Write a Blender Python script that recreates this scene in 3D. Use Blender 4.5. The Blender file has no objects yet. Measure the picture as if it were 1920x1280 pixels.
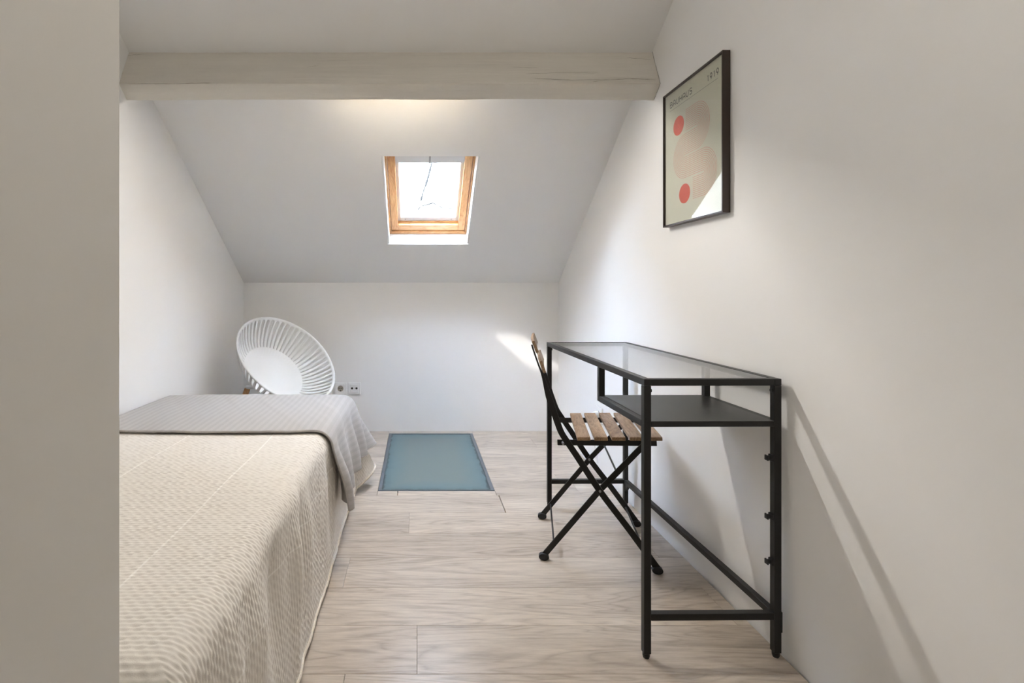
import bpy, bmesh, math, random
import numpy as np
from mathutils import Vector, Matrix
random.seed(7); np.random.seed(7)
sc = bpy.context.scene
C = sc.collection
PI = math.pi

# ------------------------------------------------------------------ camera, world, sun, exposure
cam_d = bpy.data.cameras.new('camera'); cam = bpy.data.objects.new('camera', cam_d); C.objects.link(cam)
cam.location = (0, 0, .98); cam.rotation_euler = (PI/2, 0, 0)
cam_d.sensor_width = 36; cam_d.lens = 980/1920*36
cam_d.shift_x = (960-782)/1920; cam_d.shift_y = (545-640)/1920
cam_d.clip_start = .02
sc.camera = cam
vs = sc.view_settings
vs.view_transform = 'Standard'; vs.look = 'None'; vs.gamma = 1; vs.use_curve_mapping = False
vs.exposure = 2.58

SUN_DIR = Vector((.622, .543, -.894)).normalized()      # the way the sunlight travels
w = bpy.data.worlds.new('world'); sc.world = w; w.use_nodes = True
nt = w.node_tree; nt.nodes.clear()
wo = nt.nodes.new('ShaderNodeOutputWorld'); bg = nt.nodes.new('ShaderNodeBackground')
sky = nt.nodes.new('ShaderNodeTexSky'); sky.sky_type = 'NISHITA'; sky.sun_disc = False
sky.sun_elevation = math.asin(-SUN_DIR.z); sky.sun_rotation = math.atan2(-SUN_DIR.x, -SUN_DIR.y)
sky.dust_density = .3; sky.air_density = 1.0
hs = nt.nodes.new('ShaderNodeHueSaturation'); hs.inputs['Saturation'].default_value = .55      # hazy sky
nt.links.new(sky.outputs[0], hs.inputs['Color']); nt.links.new(hs.outputs[0], bg.inputs[0]); nt.links.new(bg.outputs[0], wo.inputs[0])
bg.inputs[1].default_value = 3.6
sd = bpy.data.lights.new('sun', 'SUN'); sd.energy = .8; sd.angle = .02; sd.color = (1, .95, .87)
so = bpy.data.objects.new('sun', sd); C.objects.link(so)
so.rotation_euler = SUN_DIR.to_track_quat('-Z', 'Y').to_euler(); so.location = (-3, -3, 6)
LED_POWER = 60.0
LED_WASH = 1.7
LED_TILT = -1.0
CEILING_FILL = 6.4  # strength of the added fill lamp overhead

# ------------------------------------------------------------------ materials
def mat(name, col, rough=.5, spec=.5, metal=0, noise=None, bump=None, coord='Object', scale=(1, 1, 1)):
    """noise=(scale, amount of brightness change), bump=(scale, strength, distance)"""
    m = bpy.data.materials.new(name); m.use_nodes = True
    n = m.node_tree.nodes; l = m.node_tree.links
    b = n['Principled BSDF']
    b.inputs['Base Color'].default_value = (*col, 1)
    b.inputs['Roughness'].default_value = rough
    b.inputs['Specular IOR Level'].default_value = spec
    b.inputs['Metallic'].default_value = metal
    if noise or bump:
        tc = n.new('ShaderNodeTexCoord'); mp = n.new('ShaderNodeMapping'); mp.inputs['Scale'].default_value = scale
        l.new(tc.outputs[coord], mp.inputs[0])
    if noise:
        t = n.new('ShaderNodeTexNoise'); t.inputs['Scale'].default_value = noise[0]; t.inputs['Detail'].default_value = 6
        l.new(mp.outputs[0], t.inputs['Vector'])
        r = n.new('ShaderNodeMapRange'); r.inputs[1].default_value = .3; r.inputs[2].default_value = .7
        r.inputs[3].default_value = 1-noise[1]; r.inputs[4].default_value = 1+noise[1]
        l.new(t.outputs[0], r.inputs[0])
        x = n.new('ShaderNodeVectorMath'); x.operation = 'SCALE'; x.inputs[0].default_value = col
        l.new(r.outputs[0], x.inputs['Scale']); l.new(x.outputs[0], b.inputs['Base Color'])
    if bump:
        t = n.new('ShaderNodeTexNoise'); t.inputs['Scale'].default_value = bump[0]; t.inputs['Detail'].default_value = 5
        l.new(mp.outputs[0], t.inputs['Vector'])
        bp = n.new('ShaderNodeBump'); bp.inputs['Strength'].default_value = bump[1]; bp.inputs['Distance'].default_value = bump[2]
        l.new(t.outputs[0], bp.inputs['Height']); l.new(bp.outputs[0], b.inputs['Normal'])
    return m

def wood(name, dark, light, grain_scale, stretch, rough=.4, spec=.4, per_object=True, bump=.12):
    m = bpy.data.materials.new(name); m.use_nodes = True
    n = m.node_tree.nodes; l = m.node_tree.links; b = n['Principled BSDF']
    tc = n.new('ShaderNodeTexCoord'); add = n.new('ShaderNodeVectorMath'); add.operation = 'ADD'
    l.new(tc.outputs['Object'], add.inputs[0])
    if per_object:
        oi = n.new('ShaderNodeObjectInfo'); s = n.new('ShaderNodeVectorMath'); s.operation = 'SCALE'
        s.inputs[0].default_value = (13.7, 7.3, 5.1); l.new(oi.outputs['Random'], s.inputs['Scale']); l.new(s.outputs[0], add.inputs[1])
    mp = n.new('ShaderNodeMapping'); mp.inputs['Scale'].default_value = stretch; l.new(add.outputs[0], mp.inputs[0])
    t1 = n.new('ShaderNodeTexNoise'); t1.inputs['Scale'].default_value = grain_scale*.22; t1.inputs['Detail'].default_value = 3; t1.inputs['Distortion'].default_value = .6
    l.new(mp.outputs[0], t1.inputs['Vector'])
    # growth rings: contour lines of the broad noise
    mu = n.new('ShaderNodeMath'); mu.operation = 'MULTIPLY'; mu.inputs[1].default_value = 16; l.new(t1.outputs[0], mu.inputs[0])
    pp = n.new('ShaderNodeMath'); pp.operation = 'PINGPONG'; pp.inputs[1].default_value = .5; l.new(mu.outputs[0], pp.inputs[0])
    pw = n.new('ShaderNodeMath'); pw.operation = 'POWER'; pw.inputs[1].default_value = 2.5
    l2 = n.new('ShaderNodeMath'); l2.operation = 'MULTIPLY'; l2.inputs[1].default_value = 2; l.new(pp.outputs[0], l2.inputs[0]); l.new(l2.outputs[0], pw.inputs[0])
    t2 = n.new('ShaderNodeTexNoise'); t2.inputs['Scale'].default_value = grain_scale*2.6; t2.inputs['Detail'].default_value = 6; t2.inputs['Roughness'].default_value = .65
    l.new(mp.outputs[0], t2.inputs['Vector'])
    m1 = n.new('ShaderNodeMath'); m1.operation = 'MULTIPLY_ADD'; m1.inputs[1].default_value = -.28; l.new(pw.outputs[0], m1.inputs[0])
    m0 = n.new('ShaderNodeMath'); m0.operation = 'ADD'; l.new(t1.outputs[0], m0.inputs[0]); l.new(t2.outputs[0], m0.inputs[1])
    l.new(m0.outputs[0], m1.inputs[2])
    rp = n.new('ShaderNodeMapRange'); rp.inputs[1].default_value = .55; rp.inputs[2].default_value = 1.25; l.new(m1.outputs[0], rp.inputs[0])
    mx = n.new('ShaderNodeMix'); mx.data_type = 'RGBA'
    mx.inputs['A'].default_value = (*dark, 1); mx.inputs['B'].default_value = (*light, 1)
    l.new(rp.outputs[0], mx.inputs['Factor'])
    out = mx.outputs['Result']
    if per_object:
        r2 = n.new('ShaderNodeMapRange'); r2.inputs[3].default_value = .93; r2.inputs[4].default_value = 1.06; l.new(oi.outputs['Random'], r2.inputs[0])
        sc2 = n.new('ShaderNodeVectorMath'); sc2.operation = 'SCALE'; l.new(out, sc2.inputs[0]); l.new(r2.outputs[0], sc2.inputs['Scale']); out = sc2.outputs[0]
    l.new(out, b.inputs['Base Color'])
    bp = n.new('ShaderNodeBump'); bp.inputs['Strength'].default_value = bump; bp.inputs['Distance'].default_value = .0008
    l.new(t2.outputs[0], bp.inputs['Height']); l.new(bp.outputs[0], b.inputs['Normal'])
    b.inputs['Roughness'].default_value = rough; b.inputs['Specular IOR Level'].default_value = spec
    return m

def thin_glass(name, tint=(.97, .985, .98), refl=1.0):
    m = bpy.data.materials.new(name); m.use_nodes = True
    n = m.node_tree.nodes; l = m.node_tree.links; n.clear()
    o = n.new('ShaderNodeOutputMaterial'); t = n.new('ShaderNodeBsdfTransparent'); t.inputs[0].default_value = (*tint, 1)
    g = n.new('ShaderNodeBsdfGlossy'); g.inputs['Roughness'].default_value = .01
    f = n.new('ShaderNodeLayerWeight'); f.inputs[0].default_value = .5          # facing: 1 - |cos|, the same from both sides
    p5 = n.new('ShaderNodeMath'); p5.operation = 'POWER'; p5.inputs[1].default_value = 5; l.new(f.outputs['Facing'], p5.inputs[0])
    k = n.new('ShaderNodeMath'); k.operation = 'MULTIPLY_ADD'; k.inputs[1].default_value = .96*refl; k.inputs[2].default_value = .04*refl; l.new(p5.outputs[0], k.inputs[0])
    mx = n.new('ShaderNodeMixShader'); l.new(k.outputs[0], mx.inputs[0]); l.new(t.outputs[0], mx.inputs[1]); l.new(g.outputs[0], mx.inputs[2])
    l.new(mx.outputs[0], o.inputs[0])
    return m

def emitter(name, col, strength):
    m = bpy.data.materials.new(name); m.use_nodes = True
    b = m.node_tree.nodes['Principled BSDF']
    b.inputs['Base Color'].default_value = (.8, .8, .8, 1)
    b.inputs['Emission Color'].default_value = (*col, 1); b.inputs['Emission Strength'].default_value = strength
    return m

M = {}
M['wall'] = mat('white_wall_paint', (.86, .853, .84), .7, .25, noise=(1.3, .012), bump=(60, .10, .002))
M['ceil'] = mat('white_ceiling_paint', (.87, .863, .852), .75, .2, noise=(1.1, .012), bump=(25, .10, .003))
M['part'] = mat('partition_paint', (.74, .72, .68), .75, .2, noise=(1.5, .015), bump=(70, .08, .002))
M['beam'] = mat('painted_hewn_timber', (.70, .665, .60), .6, .3, noise=(7, .06), bump=(22, .8, .01), scale=(.10, 1, 1.6))
M['beam_crack'] = mat('timber_crack', (.24, .20, .15), .9, .1, noise=(30, .3))
M['gap'] = mat('plaster_gap', (.12, .10, .08), 1, .1, noise=(30, .3))
M['plank'] = wood('greige_oak_laminate', (.315, .257, .202), (.585, .505, .415), 4.2, (1.0, 7.5, 7.5), .28, .5)
M['subfloor'] = mat('dark_subfloor', (.24, .17, .09), .9, noise=(30, .3))
M['black'] = mat('black_powder_coated_steel', (.0095, .009, .0085), .42, .4, bump=(900, .05, .0005))
M['blackbrown'] = mat('black_brown_shelf', (.022, .021, .020), .36, .55, noise=(40, .12), scale=(1, 8, 1))
M['rubber'] = mat('black_plastic', (.014, .014, .015), .5, .4, noise=(60, .1))
M['chair_wood'] = wood('acacia_slat', (.165, .092, .046), (.44, .295, .175), 9, (6, 1.0, 6), .42, .4)
M['pine'] = wood('varnished_pine', (.52, .245, .085), (.78, .48, .23), 7, (6, 1.2, 1.2), .35, .5)
M['leg_wood'] = wood('beech_leg', (.36, .17, .06), (.58, .31, .13), 8, (5, 5, 1), .4, .4)
M['white_plastic'] = mat('white_plastic', (.84, .84, .83), .32, .5, noise=(5, .008))
M['white_metal'] = mat('white_lacquered_metal', (.74, .745, .75), .4, .5, noise=(8, .01))
M['white_gloss'] = mat('white_painted_board', (.85, .85, .84), .4, .4, noise=(6, .01))
M['socket_dark'] = mat('socket_hole', (.03, .028, .025), .6, noise=(50, .1))
M['socket_beige'] = mat('socket_insert', (.34, .31, .26), .5, noise=(50, .06))
M['steel'] = mat('grey_steel', (.35, .35, .36), .35, .5, .8, noise=(40, .05))
M['glass'] = thin_glass('clear_glass', (.99, .995, .993))
M['win_glass'] = thin_glass('window_glass', (.98, .99, .99))
M['frame_dark'] = mat('dark_walnut_frame', (.030, .016, .010), .28, .6, noise=(30, .25), scale=(1, 1, .1))
M['paper'] = mat('poster_paper', (.64, .63, .52), .6, .3, noise=(4, .02))
M['ink'] = mat('dark_ink', (.045, .055, .06), .7, .2, noise=(80, .08))
M['coral'] = mat('coral_ink', (.66, .135, .10), .7, .2, noise=(60, .06))
M['pink'] = mat('pink_ink', (.66, .29, .225), .7, .2, noise=(60, .05))
M['plaster'] = mat('outside_plaster', (.08, .079, .076), .9, .1, noise=(2.2, .05), bump=(14, .5, .02))
M['crack'] = mat('plaster_crack', (.006, .006, .006), 1, .1, noise=(30, .3))
M['mattress'] = mat('mattress_ticking', (.7, .68, .63), .9, .1, noise=(30, .04))
M['bed_base'] = mat('grey_bed_base', (.22, .21, .20), .8, .2, noise=(30, .05))
M['panel_frame'] = mat('grey_metal_edge', (.105, .120, .135), .45, .5, noise=(14, .12))

def cloth_mat(name, col, col2, stripe=None, weave=700, seam=None):
    m = bpy.data.materials.new(name); m.use_nodes = True
    n = m.node_tree.nodes; l = m.node_tree.links; b = n['Principled BSDF']
    uv = n.new('ShaderNodeUVMap'); uv.uv_map = 'cloth'
    sp = n.new('ShaderNodeSeparateXYZ'); l.new(uv.outputs[0], sp.inputs[0])
    t = n.new('ShaderNodeTexNoise'); t.inputs['Scale'].default_value = 90; t.inputs['Detail'].default_value = 8; t.inputs['Roughness'].default_value = .7
    l.new(uv.outputs[0], t.inputs['Vector'])
    fac = n.new('ShaderNodeMapRange'); fac.inputs[1].default_value = .35; fac.inputs[2].default_value = .65; l.new(t.outputs[0], fac.inputs[0])
    f = fac.outputs[0]
    if stripe:
        mu = n.new('ShaderNodeMath'); mu.operation = 'MULTIPLY'; mu.inputs[1].default_value = 2*PI/stripe; l.new(sp.outputs[0], mu.inputs[0])
        sn = n.new('ShaderNodeMath'); sn.operation = 'SINE'; l.new(mu.outputs[0], sn.inputs[0])
        rg = n.new('ShaderNodeMapRange'); rg.interpolation_type = 'SMOOTHSTEP'; rg.inputs[1].default_value = -.35; rg.inputs[2].default_value = .35; l.new(sn.outputs[0], rg.inputs[0])
        a = n.new('ShaderNodeMath'); a.operation = 'MULTIPLY_ADD'; a.inputs[1].default_value = .22; l.new(f, a.inputs[0])
        a2 = n.new('ShaderNodeMath'); a2.operation = 'MULTIPLY'; a2.inputs[1].default_value = .78; l.new(rg.outputs[0], a2.inputs[0]); l.new(a2.outputs[0], a.inputs[2]); f = a.outputs[0]
    mx = n.new('ShaderNodeMix'); mx.data_type = 'RGBA'; mx.inputs['A'].default_value = (*col, 1); mx.inputs['B'].default_value = (*col2, 1)
    l.new(f, mx.inputs['Factor']); out = mx.outputs['Result']
    if seam:   # pale stitched lines at u = offset + k * step
        off, step = seam
        s1 = n.new('ShaderNodeMath'); s1.operation = 'SUBTRACT'; s1.inputs[1].default_value = off - step/2; l.new(sp.outputs[0], s1.inputs[0])
        s2 = n.new('ShaderNodeMath'); s2.operation = 'FLOORED_MODULO'; s2.inputs[1].default_value = step; l.new(s1.outputs[0], s2.inputs[0])
        s3 = n.new('ShaderNodeMath'); s3.operation = 'SUBTRACT'; s3.inputs[1].default_value = step/2; l.new(s2.outputs[0], s3.inputs[0])
        s4 = n.new('ShaderNodeMath'); s4.operation = 'ABSOLUTE'; l.new(s3.outputs[0], s4.inputs[0])
        s5 = n.new('ShaderNodeMapRange'); s5.inputs[1].default_value = .0012; s5.inputs[2].default_value = .0032; s5.inputs[3].default_value = .85; s5.inputs[4].default_value = 0; l.new(s4.outputs[0], s5.inputs[0])
        m2 = n.new('ShaderNodeMix'); m2.data_type = 'RGBA'; m2.inputs['B'].default_value = (.93, .90, .85, 1)
        l.new(out, m2.inputs['A']); l.new(s5.outputs[0], m2.inputs['Factor']); out = m2.outputs['Result']
    l.new(out, b.inputs['Base Color'])
    b.inputs['Roughness'].default_value = .92; b.inputs['Specular IOR Level'].default_value = .12
    b.inputs['Sheen Weight'].default_value = .15
    t3 = n.new('ShaderNodeTexNoise'); t3.inputs['Scale'].default_value = weave; t3.inputs['Detail'].default_value = 2; l.new(uv.outputs[0], t3.inputs['Vector'])
    bp = n.new('ShaderNodeBump'); bp.inputs['Strength'].default_value = .25; bp.inputs['Distance'].default_value = .001
    l.new(t3.outputs[0], bp.inputs['Height']); l.new(bp.outputs[0], b.inputs['Normal'])
    return m
M['spread'] = cloth_mat('cream_seersucker', (.75, .705, .645), (.805, .765, .705), seam=(-.516, .302))
M['blanket'] = cloth_mat('grey_striped_cotton', (.405, .39, .375), (.45, .435, .42), stripe=.027)
M['hem_cream'] = mat('cream_hem', (.68, .61, .51), .9, .1, noise=(200, .08))
M['hem_grey'] = mat('grey_hem', (.40, .375, .35), .9, .1, noise=(200, .06))

# frosted floor glass: teal, darker ragged stain along its rim
def floor_glass():
    m = bpy.data.materials.new('frosted_teal_glass'); m.use_nodes = True
    n = m.node_tree.nodes; l = m.node_tree.links; b = n['Principled BSDF']
    tc = n.new('ShaderNodeTexCoord'); sp = n.new('ShaderNodeSeparateXYZ'); l.new(tc.outputs['Object'], sp.inputs[0])
    def dist(o, half):
        a = n.new('ShaderNodeMath'); a.operation = 'ABSOLUTE'; l.new(sp.outputs[o], a.inputs[0])
        s = n.new('ShaderNodeMath'); s.operation = 'SUBTRACT'; s.inputs[0].default_value = half; l.new(a.outputs[0], s.inputs[1]); return s.outputs[0]
    mn = n.new('ShaderNodeMath'); mn.operation = 'MINIMUM'; l.new(dist(0, .265), mn.inputs[0]); l.new(dist(1, .495), mn.inputs[1])
    t = n.new('ShaderNodeTexNoise'); t.inputs['Scale'].default_value = 14; t.inputs['Detail'].default_value = 6; l.new(tc.outputs['Object'], t.inputs['Vector'])
    ma = n.new('ShaderNodeMath'); ma.operation = 'MULTIPLY_ADD'; ma.inputs[1].default_value = -.045; ma.inputs[2].default_value = .022; l.new(t.outputs[0], ma.inputs[0])
    ad = n.new('ShaderNodeMath'); ad.operation = 'ADD'; l.new(mn.outputs[0], ad.inputs[0]); l.new(ma.outputs[0], ad.inputs[1])
    r = n.new('ShaderNodeValToRGB'); e = r.color_ramp.elements
    e[0].position = 0; e[0].color = (.045, .066, .072, 1)
    e[1].position = .007; e[1].color = (.09, .15, .165, 1)
    e2 = r.color_ramp.elements.new(.04); e2.color = (.12, .18, .188, 1)
    e3 = r.color_ramp.elements.new(.13); e3.color = (.148, .188, .182, 1)
    l.new(ad.outputs[0], r.inputs[0]); l.new(r.outputs[0], b.inputs['Base Color'])
    b.inputs['Roughness'].default_value = .45; b.inputs['Specular IOR Level'].default_value = .35
    return m
M['floor_glass'] = floor_glass()

# ------------------------------------------------------------------ helpers
def link(name, me, m=None, parent=None, loc=None, rot=None):
    o = bpy.data.objects.new(name, me); C.objects.link(o)
    if m is not None and me is not None: me.materials.append(M[m])
    if parent: o.parent = parent
    if loc: o.location = loc
    if rot: o.rotation_euler = rot
    return o
def tag(o, label, cat=None, group=None, kind=None):
    o['label'] = label
    if cat: o['category'] = cat
    if group: o['group'] = group
    if kind: o['kind'] = kind
    return o
def empty(name, loc=(0, 0, 0), rz=0):
    o = bpy.data.objects.new(name, None); C.objects.link(o); o.location = loc; o.rotation_euler = (0, 0, rz); o.empty_display_size = .05
    return o
class B:
    def __init__(s): s.v = []; s.f = []
    def box(s, x0, x1, y0, y1, z0, z1):
        i = len(s.v)
        s.v += [(x, y, z) for x in (x0, x1) for y in (y0, y1) for z in (z0, z1)]
        s.f += [tuple(i+k for k in q) for q in ((0, 1, 3, 2), (4, 6, 7, 5), (0, 4, 5, 1), (2, 3, 7, 6), (0, 2, 6, 4), (1, 5, 7, 3))]
        return s
    def prism(s, poly, axis, a, b_):
        """poly in the two other axes (cyclic), extruded along axis from a to b_"""
        i = len(s.v); n = len(poly)
        for t in (a, b_):
            for p, q in poly:
                s.v.append({'x': (t, p, q), 'y': (p, t, q), 'z': (p, q, t)}[axis])
        s.f += [tuple(range(i, i+n)), tuple(range(i+2*n-1, i+n-1, -1))]
        s.f += [(i+k, i+n+k, i+n+(k+1) % n, i+(k+1) % n) for k in range(n)]
        return s
    def tube(s, pts, r, seg=10, cap=True):
        pts = [Vector(p) for p in pts]; rings = []
        rr = r if isinstance(r, (list, tuple)) else [r]*len(pts)
        up = None
        for k, p in enumerate(pts):
            d = (pts[min(k+1, len(pts)-1)] - pts[max(k-1, 0)]).normalized()
            if up is None: up = Vector((0, 0, 1)) if abs(d.z) < .9 else Vector((1, 0, 0))
            a = d.cross(up).normalized(); up = a.cross(d).normalized()
            i = len(s.v)
            for j in range(seg):
                t = 2*PI*j/seg; s.v.append(tuple(p + (a*math.cos(t)+up*math.sin(t))*rr[k]))
            rings.append(i)
        for a, b_ in zip(rings, rings[1:]):
            for j in range(seg): s.f.append((a+j, a+(j+1) % seg, b_+(j+1) % seg, b_+j))
        if cap:
            s.f.append(tuple(rings[0]+j for j in range(seg))[::-1]); s.f.append(tuple(rings[-1]+j for j in range(seg)))
        return s
    def cyl(s, p0, p1, r, seg=20): return s.tube([p0, p1], r, seg)
    def build(s, name, m, parent=None, loc=None, rot=None, smooth=False, bevel=0, seg=2):
        me = bpy.data.meshes.new(name); me.from_pydata(s.v, [], s.f)
        bm = bmesh.new(); bm.from_mesh(me); bmesh.ops.recalc_face_normals(bm, faces=bm.faces)
        if bevel: bmesh.ops.bevel(bm, geom=list(bm.edges), offset=bevel, segments=seg, affect='EDGES', profile=.6, clamp_overlap=True)
        bm.to_mesh(me); bm.free()
        if smooth:
            for p in me.polygons: p.use_smooth = True
            try: me.set_sharp_from_angle(angle=math.radians(38))
            except Exception: pass
        return link(name, me, m, parent, loc, rot)

XR, XL, YB = .988, -1.211, 3.652           # room faces
ZK, TAN = 1.036, .65                        # knee wall height, roof pitch
ANG = math.atan(TAN); CS, SN = math.cos(ANG), math.sin(ANG)
def roof(x, s, n):                          # x, distance up the slope, height above the ceiling face
    return (x, YB - s*CS + n*SN, ZK + s*SN + n*CS)

# ------------------------------------------------------------------ room shell
tag(B().box(XL-.2, XR+.2, -2.3, YB+.2, -.2, -.012).build('floor', 'subfloor'), 'grey-beige oak laminate floor laid across the attic room', kind='structure')
floor = bpy.data.objects['floor']
G = (-.192, .381, 2.562, 3.590)             # glass panel in the floor
rows = [1.532 + .1945*k for k in range(-19, 12)]
first = {-1: .0, 0: -.35, 1: -.246, 2: -.40, 3: -.033, 4: .394, 5: -.5}
LEN = 1.29; gap = .0004
def plank(x0, x1, y0, y1):
    if x1-x0 < .012 or y1-y0 < .008: return
    o = B().box(-(x1-x0)/2+gap, (x1-x0)/2-gap, -(y1-y0)/2+gap, (y1-y0)/2-gap, -.012, 0).build('plank', 'plank', floor, ((x0+x1)/2, (y0+y1)/2, 0), bevel=.0006, seg=1)
    return o
for i, y0 in enumerate(rows):
    k = i-19; y1 = min(y0+.1945, YB-.003)
    if y1-y0 < .02: continue
    x = first.get(k, ((k*.437) % 1.29) - .6)
    while x > XL: x -= LEN
    while x < XR-.004:
        a, b_ = max(x, XL+.002), min(x+LEN-(.004 if k == 4 and x+LEN < .5 and x+LEN > .3 else 0), XR-.007)
        x += LEN
        if b_ <= a: continue
        if y1 <= G[2] or y0 >= G[3] or b_ <= G[0] or a >= G[1]:
            plank(a, b_, y0, y1)
        else:
            if a < G[0]: plank(a, G[0]-.0005, y0, y1)
            if b_ > G[1]: plank(G[1]+.0005, b_, y0, y1)
            xa, xb = max(a, G[0]), min(b_, G[1])
            if y0 < G[2]-.004:
                cut = -.094
                if xa < cut < xb:
                    plank(xa, cut-.0015, y0, G[2]-.001); plank(cut+.0015, xb, y0, G[2]-.001)
                else: plank(xa, xb, y0, G[2]-.001)
            if y1 > G[3]+.004: plank(xa, xb, G[3]+.001, y1)

tag(B().box(XL-.2, XR+.2, YB, YB+.2, -.2, ZK+.12).build('wall_back', 'wall'), 'low white knee wall at the far end under the sloping ceiling', kind='structure')
tag(B().box(XR, XR+.2, -2.3, YB, -.2, 3.2).build('wall_right', 'wall'), 'long white wall with the framed poster on it', kind='structure')
tag(B().box(XL-.2, XL, .3, YB, -.2, 3.0).build('wall_left', 'wall'), 'white wall beside the bed and the slotted armchair', kind='structure')
tag(B().box(XL-.2, -.3595, -2.3, .633, -.2, 3.0).build('wall_partition', 'part', bevel=.003), 'beige-grey partition wall end hiding the head of the bed', kind='structure')
tag(B().box(-.4, XR, -2.3, -2.1, -.2, 3.0).build('wall_rear', 'wall'), 'white wall closing the room behind the viewer', kind='structure')
# sloping ceiling with the skylight hole
S0, S1, WX0, WX1 = .433, 1.161, -.184, .323
TH = .17
def slab(name, x0, x1, s0, s1, n0, n1, m, parent=None, bevel=0, lab=None):
    b_ = B(); p = [roof(x, s, n) for x in (x0, x1) for s in (s0, s1) for n in (n0, n1)]
    b_.v = p; b_.f = [(0, 1, 3, 2), (4, 6, 7, 5), (0, 4, 5, 1), (2, 3, 7, 6), (0, 2, 6, 4), (1, 5, 7, 3)]
    return b_.build(name, m, parent, bevel=bevel)
SE = (2.62-ZK)/SN
xs = [XL-.2, WX0, WX1, XR+.2]; ss = [-.25, S0, S1, SE+.1]
cb = B()
def ring(bd, xs, ss, n0, n1):
    """plate with a rectangular hole, in slope coordinates, one closed mesh"""
    idx = {}
    for a, x in enumerate(xs):
        for b_, s in enumerate(ss):
            for c, n in enumerate((n0, n1)):
                idx[a, b_, c] = len(bd.v); bd.v.append(roof(x, s, n))
    for a in range(3):
        for b_ in range(3):
            if (a, b_) == (1, 1): continue
            for c in (0, 1): bd.f.append((idx[a, b_, c], idx[a+1, b_, c], idx[a+1, b_+1, c], idx[a, b_+1, c]))
    def side(p, q): bd.f.append((idx[(*p, 0)], idx[(*q, 0)], idx[(*q, 1)], idx[(*p, 1)]))
    for k in range(3):
        side((k, 0), (k+1, 0)); side((k, 3), (k+1, 3)); side((0, k), (0, k+1)); side((3, k), (3, k+1))
    side((1, 1), (2, 1)); side((1, 2), (2, 2)); side((1, 1), (1, 2)); side((2, 1), (2, 2))
    return bd
tag(ring(cb, xs, ss, 0, TH).build('ceiling', 'ceil'), 'white sloping attic ceiling around the skylight', kind='structure')
tag(B().box(XL-.2, XR+.2, -2.3, YB-SE*CS+.02, 2.62, 2.8).build('ceiling_flat', 'ceil'), 'flat white ceiling above the viewer', kind='structure')

# purlin
def beam():
    prof = []
    key = [(2.123, 1.8206), (2.1795, 1.7755), (2.2795, 1.929), (2.29, 2.01), (2.215, 2.02), (2.2, 1.9865)]
    sub = [7, 2, 1, 1, 2, 14]
    for k, (p, q) in enumerate(zip(key, key[1:]+key[:1])):
        for i in range(sub[k]): t = i/sub[k]; prof.append((p[0]+(q[0]-p[0])*t, p[1]+(q[1]-p[1])*t, k, t))
    n, m = 260, len(prof); x0, x1 = XL-.01, XR+.01
    rs = np.random.RandomState(4)
    D = rs.normal(size=(n+1, m))
    def blur(a, w, ax):
        kx = np.ones(w)/w
        return np.apply_along_axis(lambda v: np.convolve(np.pad(v, w, mode='wrap'), kx, mode='same')[w:-w], ax, a)
    D1 = blur(blur(blur(D, 31, 0), 31, 0), 3, 1); D1 /= D1.std()
    D2 = blur(blur(rs.normal(size=(n+1, m)), 7, 0), 2, 1); D2 /= D2.std()
    b_ = B()
    for i in range(n+1):
        x = x0+(x1-x0)*i/n
        for j, (y, z, k, t) in enumerate(prof):
            rough = .0012*D1[i, j] + .0005*D2[i, j]*(.5+max(0, D1[i, j]))
            corner = t == 0 and k in (0, 1)
            if corner: rough = rough*1.4 + .0012*math.sin(x*6.1+k*2)
            if k == 5 and t < .001 or k in (2, 3, 4): rough *= .2
            oy, oz = (-.9, -.43) if k in (5, 0) and (k == 5 or t == 0) else (-.3, -.95)
            b_.v.append((x, y+oy*rough, z+oz*rough))
    for i in range(n):
        for j in range(m): b_.f.append((i*m+j, i*m+(j+1) % m, (i+1)*m+(j+1) % m, (i+1)*m+j))
    b_.f += [tuple(range(m)), tuple(range(n*m+m-1, n*m-1, -1))]
    o = b_.build('beam', 'beam')
    for p in o.data.polygons: p.use_smooth = True
    o.data.set_sharp_from_angle(angle=math.radians(35))
    return tag(o, 'whitewashed hewn timber beam crossing under the sloping ceiling', kind='structure')
beam_o = beam()
def px(x, y, Y): return ((x-782)*Y/980, Y, .98-(y-545)*Y/980)
def on_front(x, y):          # a point on the beam's front face
    k = (545-y)/980; t = (k*2.123-.8406)/(.1659-k*.077); Y = 2.123+.077*t
    return (x-782)*Y/980, t
def ribbon(pts, w, to3=None):
    """flat printed or scratched line; pts 2D; to3 maps (p, q) to 3D"""
    b_ = B(); n = len(pts); P = [Vector(p) for p in pts]
    for k in range(n):
        t = (P[min(k+1, n-1)]-P[max(k-1, 0)]).normalized(); nn = Vector((-t.y, t.x))
        ww = w[k] if isinstance(w, (list, tuple)) else w
        b_.v += [to3(*(P[k]+nn*ww/2)), to3(*(P[k]-nn*ww/2))]
    for k in range(n-1): b_.f.append((2*k, 2*k+2, 2*k+3, 2*k+1))
    return b_
F3 = lambda p, q: (p, 2.123+.077*q/.183-.0026, 1.8206+.1659*q/.183-.0012)
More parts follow.
